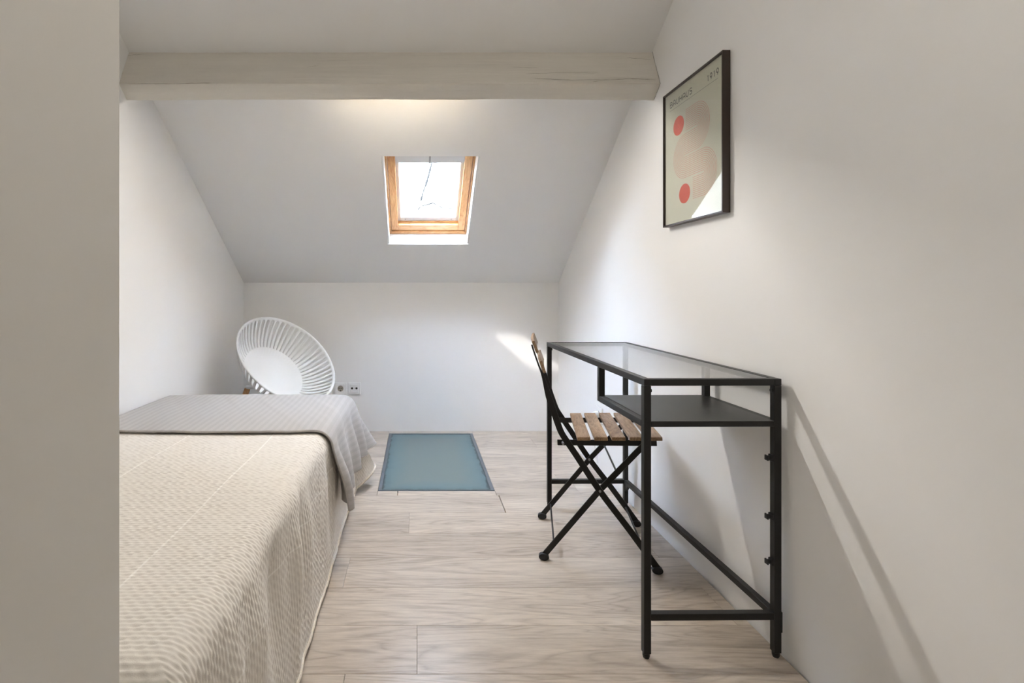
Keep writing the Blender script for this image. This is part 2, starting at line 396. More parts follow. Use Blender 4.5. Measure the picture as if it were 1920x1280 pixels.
for pts, w0 in (([(238, 157.5), (330, 157), (405, 155)], .0022), ([(985, 138), (1060, 136), (1130, 137)], .0012), ([(1000, 147), (1080, 150), (1150, 148)], .0016),
                ([(1110, 153), (1180, 147), (1236, 150)], .0018), ([(960, 126), (1015, 127)], .001), ([(1175, 108), (1226, 112)], .0012), ([(240, 104), (275, 101)], .0014), ([(575, 126), (600, 122)], .0008)):
    q = []; ws = []
    for (xa, ya), (xb, yb) in zip(pts, pts[1:]):
        for t in np.linspace(0, 1, 11)[:-1]:
            X, tt = on_front(xa+(xb-xa)*t, ya+(yb-ya)*t + random.uniform(-.4, .4)); q.append((X, tt*.183)); ws.append(w0*random.uniform(.5, 1.1))
    ws[0] = ws[-1] = .0002
    ribbon(q, ws, F3).build('crack', 'beam_crack', beam_o)
# gap where the beam meets the plaster of the right-hand wall
gp_ = [(2.195, 1.985), (2.16, 1.905), (2.121, 1.8206), (2.150, 1.797), (2.180, 1.7745)]
q = []; ws = []
for (ya, za), (yb, zb) in zip(gp_, gp_[1:]):
    for t in np.linspace(0, 1, 9)[:-1]:
        q.append((ya+(yb-ya)*t+random.uniform(-.0012, .0012), za+(zb-za)*t)); ws.append(random.uniform(.0008, .0028))
ribbon(q, ws, lambda p, z: (XR-.0006, p, z)).build('gap', 'gap', beam_o)

# ------------------------------------------------------------------ skylight
win = empty('window_1', roof((WX0+WX1)/2, (S0+S1)/2, .1)); tag(win, 'pine-framed skylight with a rolled-up blind in the sloping ceiling', kind='structure')
bpy.context.view_layer.update()
def wpart(name, x0, x1, s0, s1, n0, n1, m, parent=None, bevel=.002):
    """bar in the window's own axes, so the grain follows it"""
    cx, cs_, cn = (x0+x1)/2, (s0+s1)/2, (n0+n1)/2
    lx, ls, ln = (x1-x0)/2, (s1-s0)/2, (n1-n0)/2
    par = parent or win
    R = Matrix((Vector((1, 0, 0)), Vector((0, -CS, SN)), Vector((0, SN, CS)))).transposed()
    if ls > lx:   # upright: local z along the slope... keep local y as length
        o = B().box(-lx, lx, -ls, ls, -ln, ln).build(name, m, bevel=bevel, seg=1)
        Mx = R.to_4x4()
    else:         # cross bar: local y along x
        o = B().box(-ls, ls, -lx, lx, -ln, ln).build(name, m, bevel=bevel, seg=1)
        Mx = Matrix((R.col[1], R.col[0], R.col[2])).transposed().to_4x4()
    Mx.translation = Vector(roof(cx, cs_, cn))
    o.parent = par; bpy.context.view_layer.update()
    o.matrix_world = Mx
    return o
a0, a1, b0, b1 = WX0, WX1, S0, S1
wpart('lining', a0, a0+.010, b0, b1, .004, .082, 'white_gloss'); wpart('lining', a1-.010, a1, b0, b1, .004, .082, 'white_gloss')
wpart('lining', a0+.01, a1-.01, b0, b0+.003, .004, .082, 'white_gloss', bevel=.0005)
fr = .020
wpart('frame_stile', a0, a0+fr, b0, b1, .083, TH+.03, 'pine'); wpart('frame_stile', a1-fr, a1, b0, b1, .083, TH+.03, 'pine')
wpart('frame_sill', a0+fr, a1-fr, b0, b0+.024, .083, TH+.03, 'pine'); wpart('frame_head', a0+fr, a1-fr, b1-.024, b1, .083, TH+.03, 'pine')
g = .003; st = .042
c0, c1, d0, d1 = a0+fr+g, a1-fr-g, b0+.024+g, b1-.024-g
wpart('sash_stile', c0, c0+st, d0, d1, .092, .165, 'pine'); wpart('sash_stile', c1-st, c1, d0, d1, .092, .165, 'pine')
rl = wpart('sash_rail', c0+st, c1-st, d0, d0+.050, .092, .165, 'pine'); wpart('sash_rail', c0+st, c1-st, d1-.050, d1, .092, .165, 'pine')
wpart('glazing_bead', c0+st, c1-st, d0+.050, d0+.060, .112, .15, 'pine', bevel=.001)
e0, e1, f0, f1 = c0+st, c1-st, d0+.060, d1-.050
wpart('blind_rail', e0, e0+.018, f0, f1, .118, .138, 'white_metal'); wpart('blind_rail', e1-.018, e1, f0, f1, .118, .138, 'white_metal')
wpart('blind_bottom_bar', e0+.018, e1-.018, f0, f0+.034, .118, .138, 'white_metal')
wpart('blind_cassette', e0, e1, f1-.062, f1, .100, .138, 'white_metal')
wpart('blind_clip', (e0+e1)/2-.004, (e0+e1)/2+.004, f1-.062, f1-.012, .096, .1, 'steel', bevel=.0005)
wpart('pane', e0-.004, e1+.004, f0-.004, f1+.004, .146, .150, 'win_glass', bevel=0)
for px_ in (e0+.045, e1-.045): wpart('screw', px_-.003, px_+.003, f0+.014, f0+.020, .116, .118, 'steel', bevel=0)

# the plastered wall of the house opposite, seen through the skylight
YW = 6.4
ext = tag(B().box(-5, 6, YW, YW+.3, -3, 4.6).build('exterior_wall', 'plaster'), 'sunlit cracked white plaster wall outside the skylight', kind='structure')
def crack(pts, w0):
    out = []; ws = []
    for (x0, y0), (x1, y1) in zip(pts, pts[1:]):
        for t in np.linspace(0, 1, 9)[:-1]:
            X, _, Z = px(x0+(x1-x0)*t, y0+(y1-y0)*t, YW)
            out.append((X+random.uniform(-.004, .004), Z)); ws.append(w0*random.uniform(.35, 1.3))
    ribbon(out, ws, lambda p, q: (p, YW-.002, q)).build('crack', 'crack', ext)
crack([(811, 298), (808, 312), (804, 328), (800, 342), (795, 356), (791, 368), (789, 378)], .022)
crack([(779, 402), (786, 390), (790, 386), (800, 384), (812, 380), (820, 385), (830, 390), (855, 391)], .012)
crack([(812, 304), (820, 303)], .03)

# ------------------------------------------------------------------ lamps
led = empty('led_bar_lamp', (-.07, 2.262, 1.838)); tag(led, 'warm linear lamp fixed behind the timber beam, washing the ceiling slope', 'lamp')
B().box(-.30, .30, -.020, .020, -.006, .016).build('housing', 'white_metal', led, rot=(LED_TILT, 0, 0), bevel=.002)
M['led'] = emitter('warm_led_diffuser', (1, .95, .885), LED_POWER)
B().prism([(-.016, -.006), (-.013, -.010), (0, -.0115), (.013, -.010), (.016, -.006)], 'x', -.24, .24).build('diffuser', 'led', led, rot=(LED_TILT, 0, 0), smooth=True)

M['led_wash'] = emitter('warm_led_wash', (1, .80, .52), LED_WASH)
B().box(-.29, .29, .0205, .0225, .000, .016).build('wash_diffuser', 'led_wash', led)
cl = empty('ceiling_fill_lamp', (.15, .35, 2.62)); tag(cl, 'round flush fill lamp added out of view above the viewer', 'lamp')  # unseen lamp, added as warm fill for the foreground
B().cyl((0, 0, -.03), (0, 0, 0), .17, 40).build('base', 'white_metal', cl)
M['fill_glow'] = emitter('fill_lamp_glow', (1, .94, .85), CEILING_FILL)
dome = B(); dome.tube([(0, 0, -.03), (0, 0, -.05), (0, 0, -.07), (0, 0, -.08)], [.16, .15, .11, .04], 32); dome.build('shade', 'fill_glow', cl, smooth=True)

# ------------------------------------------------------------------ floor glass panel
gp = empty('floor_glass_panel', ((G[0]+G[1])/2, (G[2]+G[3])/2, 0)); tag(gp, 'frosted teal glass panel set flush in the floor before the knee wall', 'glass panel')
hx, hy = (G[1]-G[0])/2-.001, (G[3]-G[2])/2-.001
ft = .017
for x0, x1, y0, y1 in ((-hx, -hx+ft, -hy, hy), (hx-ft, hx, -hy, hy), (-hx+ft, hx-ft, -hy, -hy+.009), (-hx+ft, hx-ft, hy-.012, hy)):
    B().box(x0, x1, y0, y1, -.011, .0015).build('frame_strip', 'panel_frame', gp, bevel=.0006, seg=1)
B().box(-hx+ft, hx-ft, -hy+.009, hy-.012, -.011, -.0008).build('pane', 'floor_glass', gp)

# ------------------------------------------------------------------ bed, bedspread, blanket
BX, BYN, BYF, BZ = -.322, .692, 2.575, .462
bed = empty('bed', (-.78, (BYN+BYF)/2, 0)); tag(bed, 'single bed hidden under the cream bedspread', 'bed')
hw, hl = .405, (BYF-BYN)/2-.03
B().box(-hw, hw, -hl, hl, .12, .25).build('base', 'bed_base', bed, bevel=.01)
B().box(-hw, hw, -hl, hl, .252, BZ-.012).build('mattress', 'mattress', bed, bevel=.035, seg=4)
for sx in (-1, 1):
    for sy in (-1, 1): B().cyl((sx*.34, sy*(hl-.12), 0), (sx*.34, sy*(hl-.12), .125), .025).build('leg', 'rubber', bed, smooth=True)

def smooth01(x): x = np.clip(x, 0, 1); return x*x*(3-2*x)
def drape(U, V, XE, YN, YF, ZT, r, flare, foldf, cornerflare, full, cornerlift):
    """cloth laid over a box: U across (drops past XE), V along (drops past YN / YF). returns positions"""
    ou = np.maximum(0, U-(XE-r)); of = np.maximum(0, V-(YF-r)); on = np.maximum(0, (YN+r)-V); ov = np.maximum(of, on)
    sgn = np.where(on > 0, -1, 1)
    m = np.maximum(ou, ov)
    th = np.arctan2(ov, np.maximum(ou, 1e-9)); th = np.where(m <= 0, 0, th)
    q = r*PI/2
    t = np.minimum(m/r, PI/2)
    h = r*np.sin(t) + np.maximum(0, m-q)*flare
    d = r*(1-np.cos(t)) + np.maximum(0, m-q)
    s2 = np.sin(2*th)**2
    k = np.clip(m/full, 0, 1.2)
    h = h + cornerflare*s2*k**1.3 + foldf(U, V, ou)*(1-s2)*np.where(ou > ov, 1, .3)
    d = d*(1-cornerlift*s2*k)
    X = np.minimum(U, XE-r) + h*np.cos(th)
    Y = np.clip(V, YN+r, YF-r) + sgn*h*np.sin(th)
    Z = ZT - d
    return np.stack([X, Y, Z], -1)
def grid_mesh(name, P, U, V, m, thick):
    nu, nv = U.shape
    du = np.gradient(P, axis=0); dv = np.gradient(P, axis=1)
    N = np.cross(du, dv); N /= np.linalg.norm(N, axis=-1, keepdims=True)+1e-12
    return N
def to_mesh(name, P, U, V, m, parent=None):
    nu, nv = U.shape
    me = bpy.data.meshes.new(name)
    ii = np.arange(nu*nv).reshape(nu, nv)
    F = np.stack([ii[:-1, :-1], ii[1:, :-1], ii[1:, 1:], ii[:-1, 1:]], -1).reshape(-1, 4)
    me.vertices.add(nu*nv); me.vertices.foreach_set('co', P.reshape(-1).astype(np.float32))
    me.loops.add(F.size); me.polygons.add(len(F))
    me.loops.foreach_set('vertex_index', F.reshape(-1).astype(np.int32))
    me.polygons.foreach_set('loop_start', np.arange(0, F.size, 4, dtype=np.int32))
    me.polygons.foreach_set('loop_total', np.full(len(F), 4, dtype=np.int32))
    me.polygons.foreach_set('use_smooth', np.ones(len(F), dtype=bool))
    uvl = me.uv_layers.new(name='cloth')
    uv = np.stack([U, V], -1).reshape(-1, 2)[F.reshape(-1)]
    uvl.data.foreach_set('uv', uv.reshape(-1).astype(np.float32))
    me.update(calc_edges=True)
    return link(name, me, m, parent)
def noise1(x, seed, f=1.0):
    rs = np.random.RandomState(seed); out = 0*x
    for k in range(5): out = out + rs.uniform(.4, 1)/(k+1)*np.sin(x*f*(k+1)*rs.uniform(.8, 1.25)+rs.uniform(0, 6.28))
    return out
def g_(x, c, s): return np.exp(-((x-c)/s)**2)

# bedspread
FULL = .445
def fold_spread(U, V, ou):
    k = smooth01((ou-.03)/.15)*(1-.88*smooth01((ou-.20)/.24))
    slant = V + .10*(ou-.2)
    f = .007*noise1(V, 3, 6.0) + .004*noise1(slant, 9, 17)
    f = f + .026*g_(slant, 1.335, .035) - .022*g_(slant, 1.40, .03) + .018*g_(slant, 1.48, .045) - .014*g_(slant, 1.17, .05) + .016*g_(slant, 1.02, .05)
    f = f + .012*g_(slant, 1.72, .06) - .010*g_(slant, 1.85, .05) + .014*g_(slant, .88, .04)
    return k*f + .012*g_(slant, 1.37, .03)*smooth01(ou/.05)*(1-smooth01((ou-.06)/.1))
us = np.linspace(-1.203, BX-.05+.0785+.371+.02, 380); vv = np.linspace(BYN-.40, BYF+.40, 1400)
U, V = np.meshgrid(us, vv, indexing='ij')
DR = (BX, BYN, BYF, BZ, .05, .055, fold_spread, .125, FULL, .16)
P = drape(U, V, *DR)
Nn = grid_mesh('n', P, U, V, None, 0)
# woven dimples: short shallow pits in staggered, slightly irregular rows
ph = .0215; qh = .0098
Vw = V + .0012*noise1(U, 21, 30)
row = np.floor(Vw/qh); fr_ = Vw/qh-row
h01 = lambda a, b: np.modf(np.abs(np.sin(a*12.9898+b*78.233)*43758.5453))[0]
shift = .5*(row % 2) + .30*(h01(row, 1.0)-.5) + .10*np.sin(V*23+U*11)
cell = U/ph + shift; ci = np.floor(cell); cf = cell-ci
pit = np.sin(PI*fr_)**1.3*np.clip(np.sin(PI*cf), 0, 1)**.9*(.45+.8*h01(row, ci))
bumpf = 1-pit
amp = .0030*(.8+.2*np.sin(U*9+V*5))
und = .0022*(np.sin(U*7+1)*np.sin(V*5.3)+np.sin(V*11+U*3))
P = P + Nn*(amp*bumpf + und)[..., None]
P[..., 2] = np.maximum(P[..., 2], .006)
spread = to_mesh('bedspread', P, U, V, 'spread'); tag(spread, 'cream dimpled cotton bedspread hanging to the floor over the bed', 'bedspread')
b_ = B(); b_.tube([tuple(p) for p in P[-1, ::8]], .0055, 8); b_.build('hem', 'hem_cream', spread, smooth=True)
b_ = B(); b_.tube([tuple(p) for p in P[::6, -1]], .0055, 8); b_.build('hem', 'hem_cream', spread, smooth=True)

# folded-out grey blanket
def fold_blanket(U, V, ou):
    k = smooth01((ou-.03)/.24)
    f = .016 + .020*np.sin((V-1.90)*2*PI/.21+1.2)*smooth01((V-1.86)/.1) + .005*noise1(V, 5, 19) + .022*g_(V, 1.90, .03)
    return k*f + .004*smooth01(ou/.04) + np.maximum(0, fold_spread(U, V, ou))
us = np.linspace(-1.198, BX+.006-.055+.0864+.235, 170); vs_ = np.linspace(1.885, BYF+.30, 260)
U, V = np.meshgrid(us, vs_, indexing='ij')
# the front edge wanders a little
V = V + .010*np.sin(U*4.0+.5)*(1-smooth01((V-1.885)/.25))
P = drape(U, V, BX+.009, BYN, BYF+.009, BZ+.0125, .055, .10, fold_blanket, .14, .34, .10)
Nn = grid_mesh('n', P, U, V, None, 0)
P = P + Nn*(.0018*(np.sin(U*7+1)*np.sin(V*5.3)+np.sin(V*11+U*3)) + .0012*noise1(U*1.0+V*.6, 12, 22))[..., None]
blanket = to_mesh('blanket', P, U, V, 'blanket'); tag(blanket, 'thin grey striped blanket spread across the foot of the bed', 'blanket')
sm = blanket.modifiers.new('thickness', 'SOLIDIFY'); sm.thickness = .004; sm.offset = 0
edge = [tuple(p) for p in P[:, 0]]
B().tube(edge, .0042, 8).build('hem', 'hem_grey', blanket, smooth=True)
B().tube([tuple(p) for p in P[-1, ::3]], .0028, 8).build('hem', 'hem_grey', blanket, smooth=True)

# ------------------------------------------------------------------ slotted bowl armchair
def armchair():
    t = empty('bowl_armchair', (-.765, 3.10, 0), math.atan2(-.43, .56)); tag(t, 'white slotted plastic bowl armchair on wooden legs behind the bed', 'armchair')
    NS = 56; tilt = math.radians(45)
    # local: x forward, z up. shell frame: ex runs from back (top) to front, ey sideways, ez opening normal
    ex = Vector((math.cos(tilt), 0, -math.sin(tilt))); ez = Vector((math.sin(tilt), 0, math.cos(tilt))); ey = Vector((0, 1, 0))
    cen = Vector((0, 0, .585))
    A, Bw, D = .325, .305, .205
    def pt(rho, th, off=0):
        c, s_ = math.cos(th), math.sin(th)
        x, y = A*c*rho, Bw*s_*rho
        dep = D*(1-rho**3.6)
        if rho > .93: dep = dep   # rim
        # pan slides towards the low back edge like a seat
        x += -.02*(1-rho**2)
        return cen + ex*x + ey*y - ez*dep
    rin = lambda th: .615 - .03*math.cos(th)
    rout = .982
    vs2, fs, key = [], [], {}
    def add(k, p):
        if k not in key: key[k] = len(vs2); vs2.append(tuple(p))
        return key[k]
    NR = 12
    # columns: for slot k: left edge, right edge; rib middle
    dth = 2*PI/NS
    def wslot(f):   # half angle of the slot at fraction f from inner to outer end
        if f <= 0 or f >= 1: return 0
        body = .16 + .84*f
        endcap = min(1, math.sqrt(max(0, 1-((f-.93)/.07)**2)) if f > .93 else 1, math.sqrt(f/.06) if f < .06 else 1)
        return dth*.31*body*endcap
    fr_l = [0, .02, .06, .15, .3, .45, .6, .75, .87, .93, .965, .99, 1]
    for k in range(NS):
        tc, tn = k*dth, (k+1)*dth
        for i in range(len(fr_l)-1):
            q = []
            for f in (fr_l[i], fr_l[i+1]):
                w0 = wslot(f)
                L = []
                for name, th, base in (('r', tc+w0, tc), ('m', tc+dth/2, tc+dth/2), ('l', tn-w0, tn)):
                    rr = rin(base) + (rout-rin(base))*f
                    if w0 == 0 and name in 'rl': kk = ('s', (k if name == 'r' else (k+1) % NS), f)
                    else: kk = (name, k, f)
                    L.append(add(kk, pt(rr, th)))
                q.append(L)
            fs.append((q[0][0], q[0][1], q[1][1], q[1][0])); fs.append((q[0][1], q[0][2], q[1][2], q[1][1]))
    # rim band and inner pan
    def ringverts(tagname, rho_of):
        out = []
        for k in range(NS):
            out.append(add((tagname, k, 's'), pt(rho_of(k*dth), k*dth))); out.append(add((tagname, k, 'm'), pt(rho_of(k*dth+dth/2), k*dth+dth/2)))
        return out
    outer = []; inner = []
    for k in range(NS):
        outer += [key[('s', k, 1)], key[('m', k, 1)]]; inner += [key[('s', k, 0)], key[('m', k, 0)]]
    prev = outer
    for rho in (.992, 1.0):
        cur = ringverts('o%g' % rho, lambda th: rho)
        for j in range(2*NS): fs.append((prev[j], prev[(j+1) % (2*NS)], cur[(j+1) % (2*NS)], cur[j]))
        prev = cur
    # lip turned outwards
    cur = []
    for k in range(2*NS):
        th = k*dth/2
        cur.append(add(('lip', k), pt(1, th) + (ex*math.cos(th)+ey*math.sin(th))*.005 - ez*.005))
    for j in range(2*NS): fs.append((prev[j], prev[(j+1) % (2*NS)], cur[(j+1) % (2*NS)], cur[j]))
    prev = inner
    for sfr in (.8, .6, .4, .2):
        cur = ringverts('i%g' % sfr, lambda th: rin(th)*sfr)
        for j in range(2*NS): fs.append((prev[j], prev[(j+1) % (2*NS)], cur[(j+1) % (2*NS)], cur[j]))
        prev = cur
    c0 = add('c', pt(0, 0))
    for j in range(2*NS): fs.append((prev[j], prev[(j+1) % (2*NS)], c0))
    b2 = B(); b2.v = vs2; b2.f = fs
    o = b2.build('shell', 'white_plastic', t, smooth=False)
    for p in o.data.polygons: p.use_smooth = True
    md = o.modifiers.new('thickness', 'SOLIDIFY'); md.thickness = .0055; md.offset = 0
    # under frame: two white metal brackets carrying the shell on four turned legs
    for sy in (-1, 1):
        for topp, foot in ((Vector((-.215, sy*.13, .395)), Vector((-.30, sy*.24, 0))), (Vector((.075, sy*.13, .285)), Vector((.19, sy*.24, 0)))):
            B().tube([tuple(foot), tuple(foot.lerp(topp, .9)), tuple(topp)], [.011, .018, .017], 16).build('leg', 'leg_wood', t, smooth=True)
        B().tube([(-.222, sy*.133, .402), (-.16, sy*.10, .408), (-.13, sy*.09, .392), (.02, sy*.09, .302), (.078, sy*.133, .290)], .011, 10).build('bracket', 'white_metal', t, smooth=True)
        B().cyl((-.15, sy*.09, .395), (-.15, sy*.09, .428), .016).build('mount', 'white_metal', t, smooth=True)
    B().tube([(-.10, -.10, .37), (-.10, .10, .37)], .011, 10).build('cross_bracket', 'white_metal', t, smooth=True)
armchair()

# ------------------------------------------------------------------ glass-topped desk
def desk():
    t = empty('desk', (.782, 1.892, 0), math.atan2(.010, .985)); tag(t, 'narrow black steel desk with a glass top and one shelf against the wall', 'desk')
    hx, hy, w2, H = .1745, .4925, .0095, .7455
    wt = .0095
    for sx in (-1, 1):
        for sy in (-1, 1):
            B().box(sx*hx-w2, sx*hx+w2, sy*hy-w2, sy*hy+w2, .014, H-.0185).build('leg', 'black', t, bevel=.001, seg=1)
            B().tube([(sx*hx, sy*hy, 0), (sx*hx, sy*hy, .006), (sx*hx, sy*hy, .0145)], [.0075, .0094, .0094], 14).build('foot', 'rubber', t, smooth=True)
    oy, ox = hy+w2, hx+w2
    for sx in (-1, 1): B().box(sx*hx-w2, sx*hx+w2, -oy, oy, H-.018, H).build('top_rail', 'black', t, bevel=.001, seg=1)
    for sy in (-1, 1): B().box(-ox+2*w2, ox-2*w2, sy*hy-w2, sy*hy+w2, H-.018, H).build('top_rail', 'black', t, bevel=.001, seg=1)
    B().box(-ox+2*w2+.0008, ox-2*w2-.0008, -oy+2*w2+.0008, oy-2*w2-.0008, H-.007, H-.001).build('glass_top', 'glass', t)
    # shelf under the near end, hung from two short posts
    yS = -oy+.352; zs = .633
    for sx in (-1, 1): B().box(sx*hx-w2, sx*hx+w2, yS-2*w2, yS, zs-.018, H-.018).build('shelf_post', 'black', t, bevel=.001, seg=1)
    for sx in (-1, 1): B().box(sx*hx-w2, sx*hx+w2, -hy+w2, yS-2*w2, zs-.018, zs).build('shelf_rail', 'black', t, bevel=.001, seg=1)
    for y0 in (-oy+.001, yS-2*w2): B().box(-hx+w2, hx-w2, y0, y0+2*w2-.001, zs-.015, zs-.002).build('shelf_rail', 'black', t, bevel=.001, seg=1)
    B().box(-hx+w2+.0006, hx-w2-.0006, -oy+.001, yS-.002, zs-.0018, zs+.0004).build('shelf', 'blackbrown', t)
    # low rails
    zl0, zl1 = .103, .121
    for sy in (-1, 1): B().box(-hx+w2, hx-w2, sy*hy-w2, sy*hy+w2, zl0, zl1).build('low_rail', 'black', t, bevel=.001, seg=1)
    B().box(hx-w2, hx+w2, -hy+w2, hy-w2, zl0, zl1).build('low_rail', 'black', t, bevel=.001, seg=1)
    # cable clips on the inside of the near wall-side leg
    for z in (.534, .377, .256):
        b2 = B().box(hx-w2-.018, hx-w2, -hy-.005, -hy+.005, z-.005, z+.004).box(hx-w2-.017, hx-w2-.013, -hy-.007, -hy+.007, z-.008, z+.006).box(hx-w2-.006, hx-w2, -hy-.008, -hy+.008, z-.010, z+.008)
        b2.build('cable_clip', 'rubber', t, bevel=.0012, seg=1)
    for sx in (-1, 1):
        B().cyl((sx*(hx-w2), -hy, H-.032), (sx*(hx-w2)-sx*.004, -hy, H-.032), .005, 14).build('screw', 'black', t, smooth=True)
        B().cyl((sx*(hx-w2), hy, H-.032), (sx*(hx-w2)-sx*.004, hy, H-.032), .005, 14).build('screw', 'black', t, smooth=True)
    # wall brackets behind the low rail
    B().box(hx+w2, hx+w2+.004, -hy-.008, -hy+.008, .068, .123).build('wall_bracket', 'black', t, bevel=.001, seg=1)
    B().prism([(hy-.04, .1028), (hy-w2, .1028), (hy-w2, .068)], 'x', hx-.006, hx+.006).build('wall_bracket', 'black', t)
desk()

# ------------------------------------------------------------------ folding chair
def folding_chair():
    v0, u0 = .23, 2.117
    ca, sa = .9764, .2159
    t = empty('folding_chair', (ca*v0+sa*u0, -sa*v0+ca*u0, 0), -math.asin(sa)); tag(t, 'folding chair with brown wood slats and black steel frame tucked under the desk', 'chair')
    def flat(pts, ua, ub, w, name):
        """flat bar following pts (v, z), spanning ua..ub sideways"""
        b2 = B(); P = [Vector((p[0]-v0, p[1])) for p in pts]; n = len(P)
        ws = w if isinstance(w, list) else [w]*n
        for k in range(n):
            d = (P[min(k+1, n-1)]-P[max(k-1, 0)]).normalized(); nn = Vector((-d.y, d.x))*ws[k]/2
            for u in (ua, ub):
                b2.v += [(P[k].x+nn.x, u-u0, P[k].y+nn.y), (P[k].x-nn.x, u-u0, P[k].y-nn.y)]
        for k in range(n-1):
            a, c = 4*k, 4*k+4
            b2.f += [(a, c, c+1, a+1), (a+2, a+3, c+3, c+2), (a, a+2, c+2, c), (a+1, c+1, c+3, a+3)]
        b2.f += [(0, 1, 3, 2), (4*n-4, 4*n-2, 4*n-1, 4*n-3)]
        return b2.build(name, 'black', t, bevel=.0012, seg=1)
    def smoothpts(pts, n=4):
        out = []
        for k in range(len(pts)-1):
            p0 = pts[max(k-1, 0)]; p1 = pts[k]; p2 = pts[k+1]; p3 = pts[min(k+2, len(pts)-1)]
            for i in range(n):
                s_ = i/n
                out.append(tuple(.5*((2*p1[j])+(-p0[j]+p2[j])*s_+(2*p0[j]-5*p1[j]+4*p2[j]-p3[j])*s_**2+(-p0[j]+3*p1[j]-3*p2[j]+p3[j])*s_**3) for j in (0, 1)))
        return out+[pts[-1]]
    pathA = smoothpts([(-.003, .784), (.003, .764), (.020, .714), (.037, .668), (.050, .622), (.064, .575), (.085, .512), (.101, .470), (.124, .434), (.160, .380), (.233, .270), (.330, .144), (.423, .018)])
    wA = [.006 if p[1] > .69 else (.006+.016*min(1, (.69-p[1])/.09)) for p in pathA]
    pathB = [(.395, .449), (.380, .438), (.233, .270), (.046, .026)]
    pathB = [(.392, .452), (.233, .268), (.040, .016)]
    near, far = 1.962, 2.312
    for u, sgn, k in ((near, 1, 0), (far, -1, 1)):
        flat(pathA, u-.0115*(1 if k == 0 else -1)-.003, u-.0115*(1 if k == 0 else -1)+.003, wA, 'back_leg')
        flat(pathB, u-.003, u+.003, .020, 'front_leg')
        # plastic shoes
        for (v, z), uu in (((.040, .012), u), ((.422, .012), u-.0115*(1 if k == 0 else -1))):
            shoe = B(); prof = [(v-v0+.016*math.cos(a)*1.15, z+.0005+.0125*math.sin(a)) for a in np.linspace(0, 2*PI, 18)[:-1]]
            shoe.prism([(p, q) for p, q in prof], 'y', uu-u0-.010, uu-u0+.010); shoe.build('shoe', 'rubber', t, smooth=True, bevel=.002, seg=2)
        # seat rail
        flat([(.088, .428), (.425, .447)], u+.006*sgn, u+.010*sgn, .021, 'seat_rail')
        # pivots
        for v, z in ((.107, .430), (.233, .270)):
            B().cyl((v-v0, u-u0-.016*sgn, z), (v-v0, u-u0+.012*sgn, z), .0045, 12).build('pivot', 'steel', t, smooth=True)
    def rod(v, z, ua, ub, r=.0035): B().cyl((v-v0, ua-u0, z), (v-v0, ub-u0, z), r, 10).build('cross_rod', 'steel' if r < .003 else 'black', t, smooth=True)
    rod(.075, .066, near, far); rod(.292, .335, near, far); rod(.380, .075, near-.0115, far+.0115)
    # slats
    sv = [(.154, .199), (.2115, .2565), (.270, .315), (.3285, .3735), (.387, .434)]
    for a, b2 in sv:
        m_ = (a+b2)/2; z = .4345+.0235*(m_-.09)/.335*.85
        B().box(-(b2-a)/2, (b2-a)/2, -.187, .187, -.006, .007).build('seat_slat', 'chair_wood', t, (m_-v0, 2.113-u0, z+.0175), (0, -math.atan(.0235*.85/.335), 0), bevel=.002)
    for (v, z), nm in (((.0095, .778), 1), ((.0355, .706), 2)):
        # gently bowed back slat
        n = 12; b3 = B(); hh, tt = .0225, .0055
        for k in range(n+1):
            y = -.183+.366*k/n; bow = -.004*(1-(y/.183)**2)
            b3.v += [(bow-tt, y, -hh), (bow+tt, y, -hh), (bow+tt, y, hh), (bow-tt, y, hh)]
        for k in range(n):
            for j in range(4): b3.f.append((4*k+j, 4*k+(j+1) % 4, 4*k+4+(j+1) % 4, 4*k+4+j))
        b3.f += [(3, 2, 1, 0), (4*n, 4*n+1, 4*n+2, 4*n+3)]
        b3.build('back_slat', 'chair_wood', t, (v-v0, 2.113-u0, z), (0, -math.radians(20), 0), bevel=.0015, seg=1)
folding_chair()

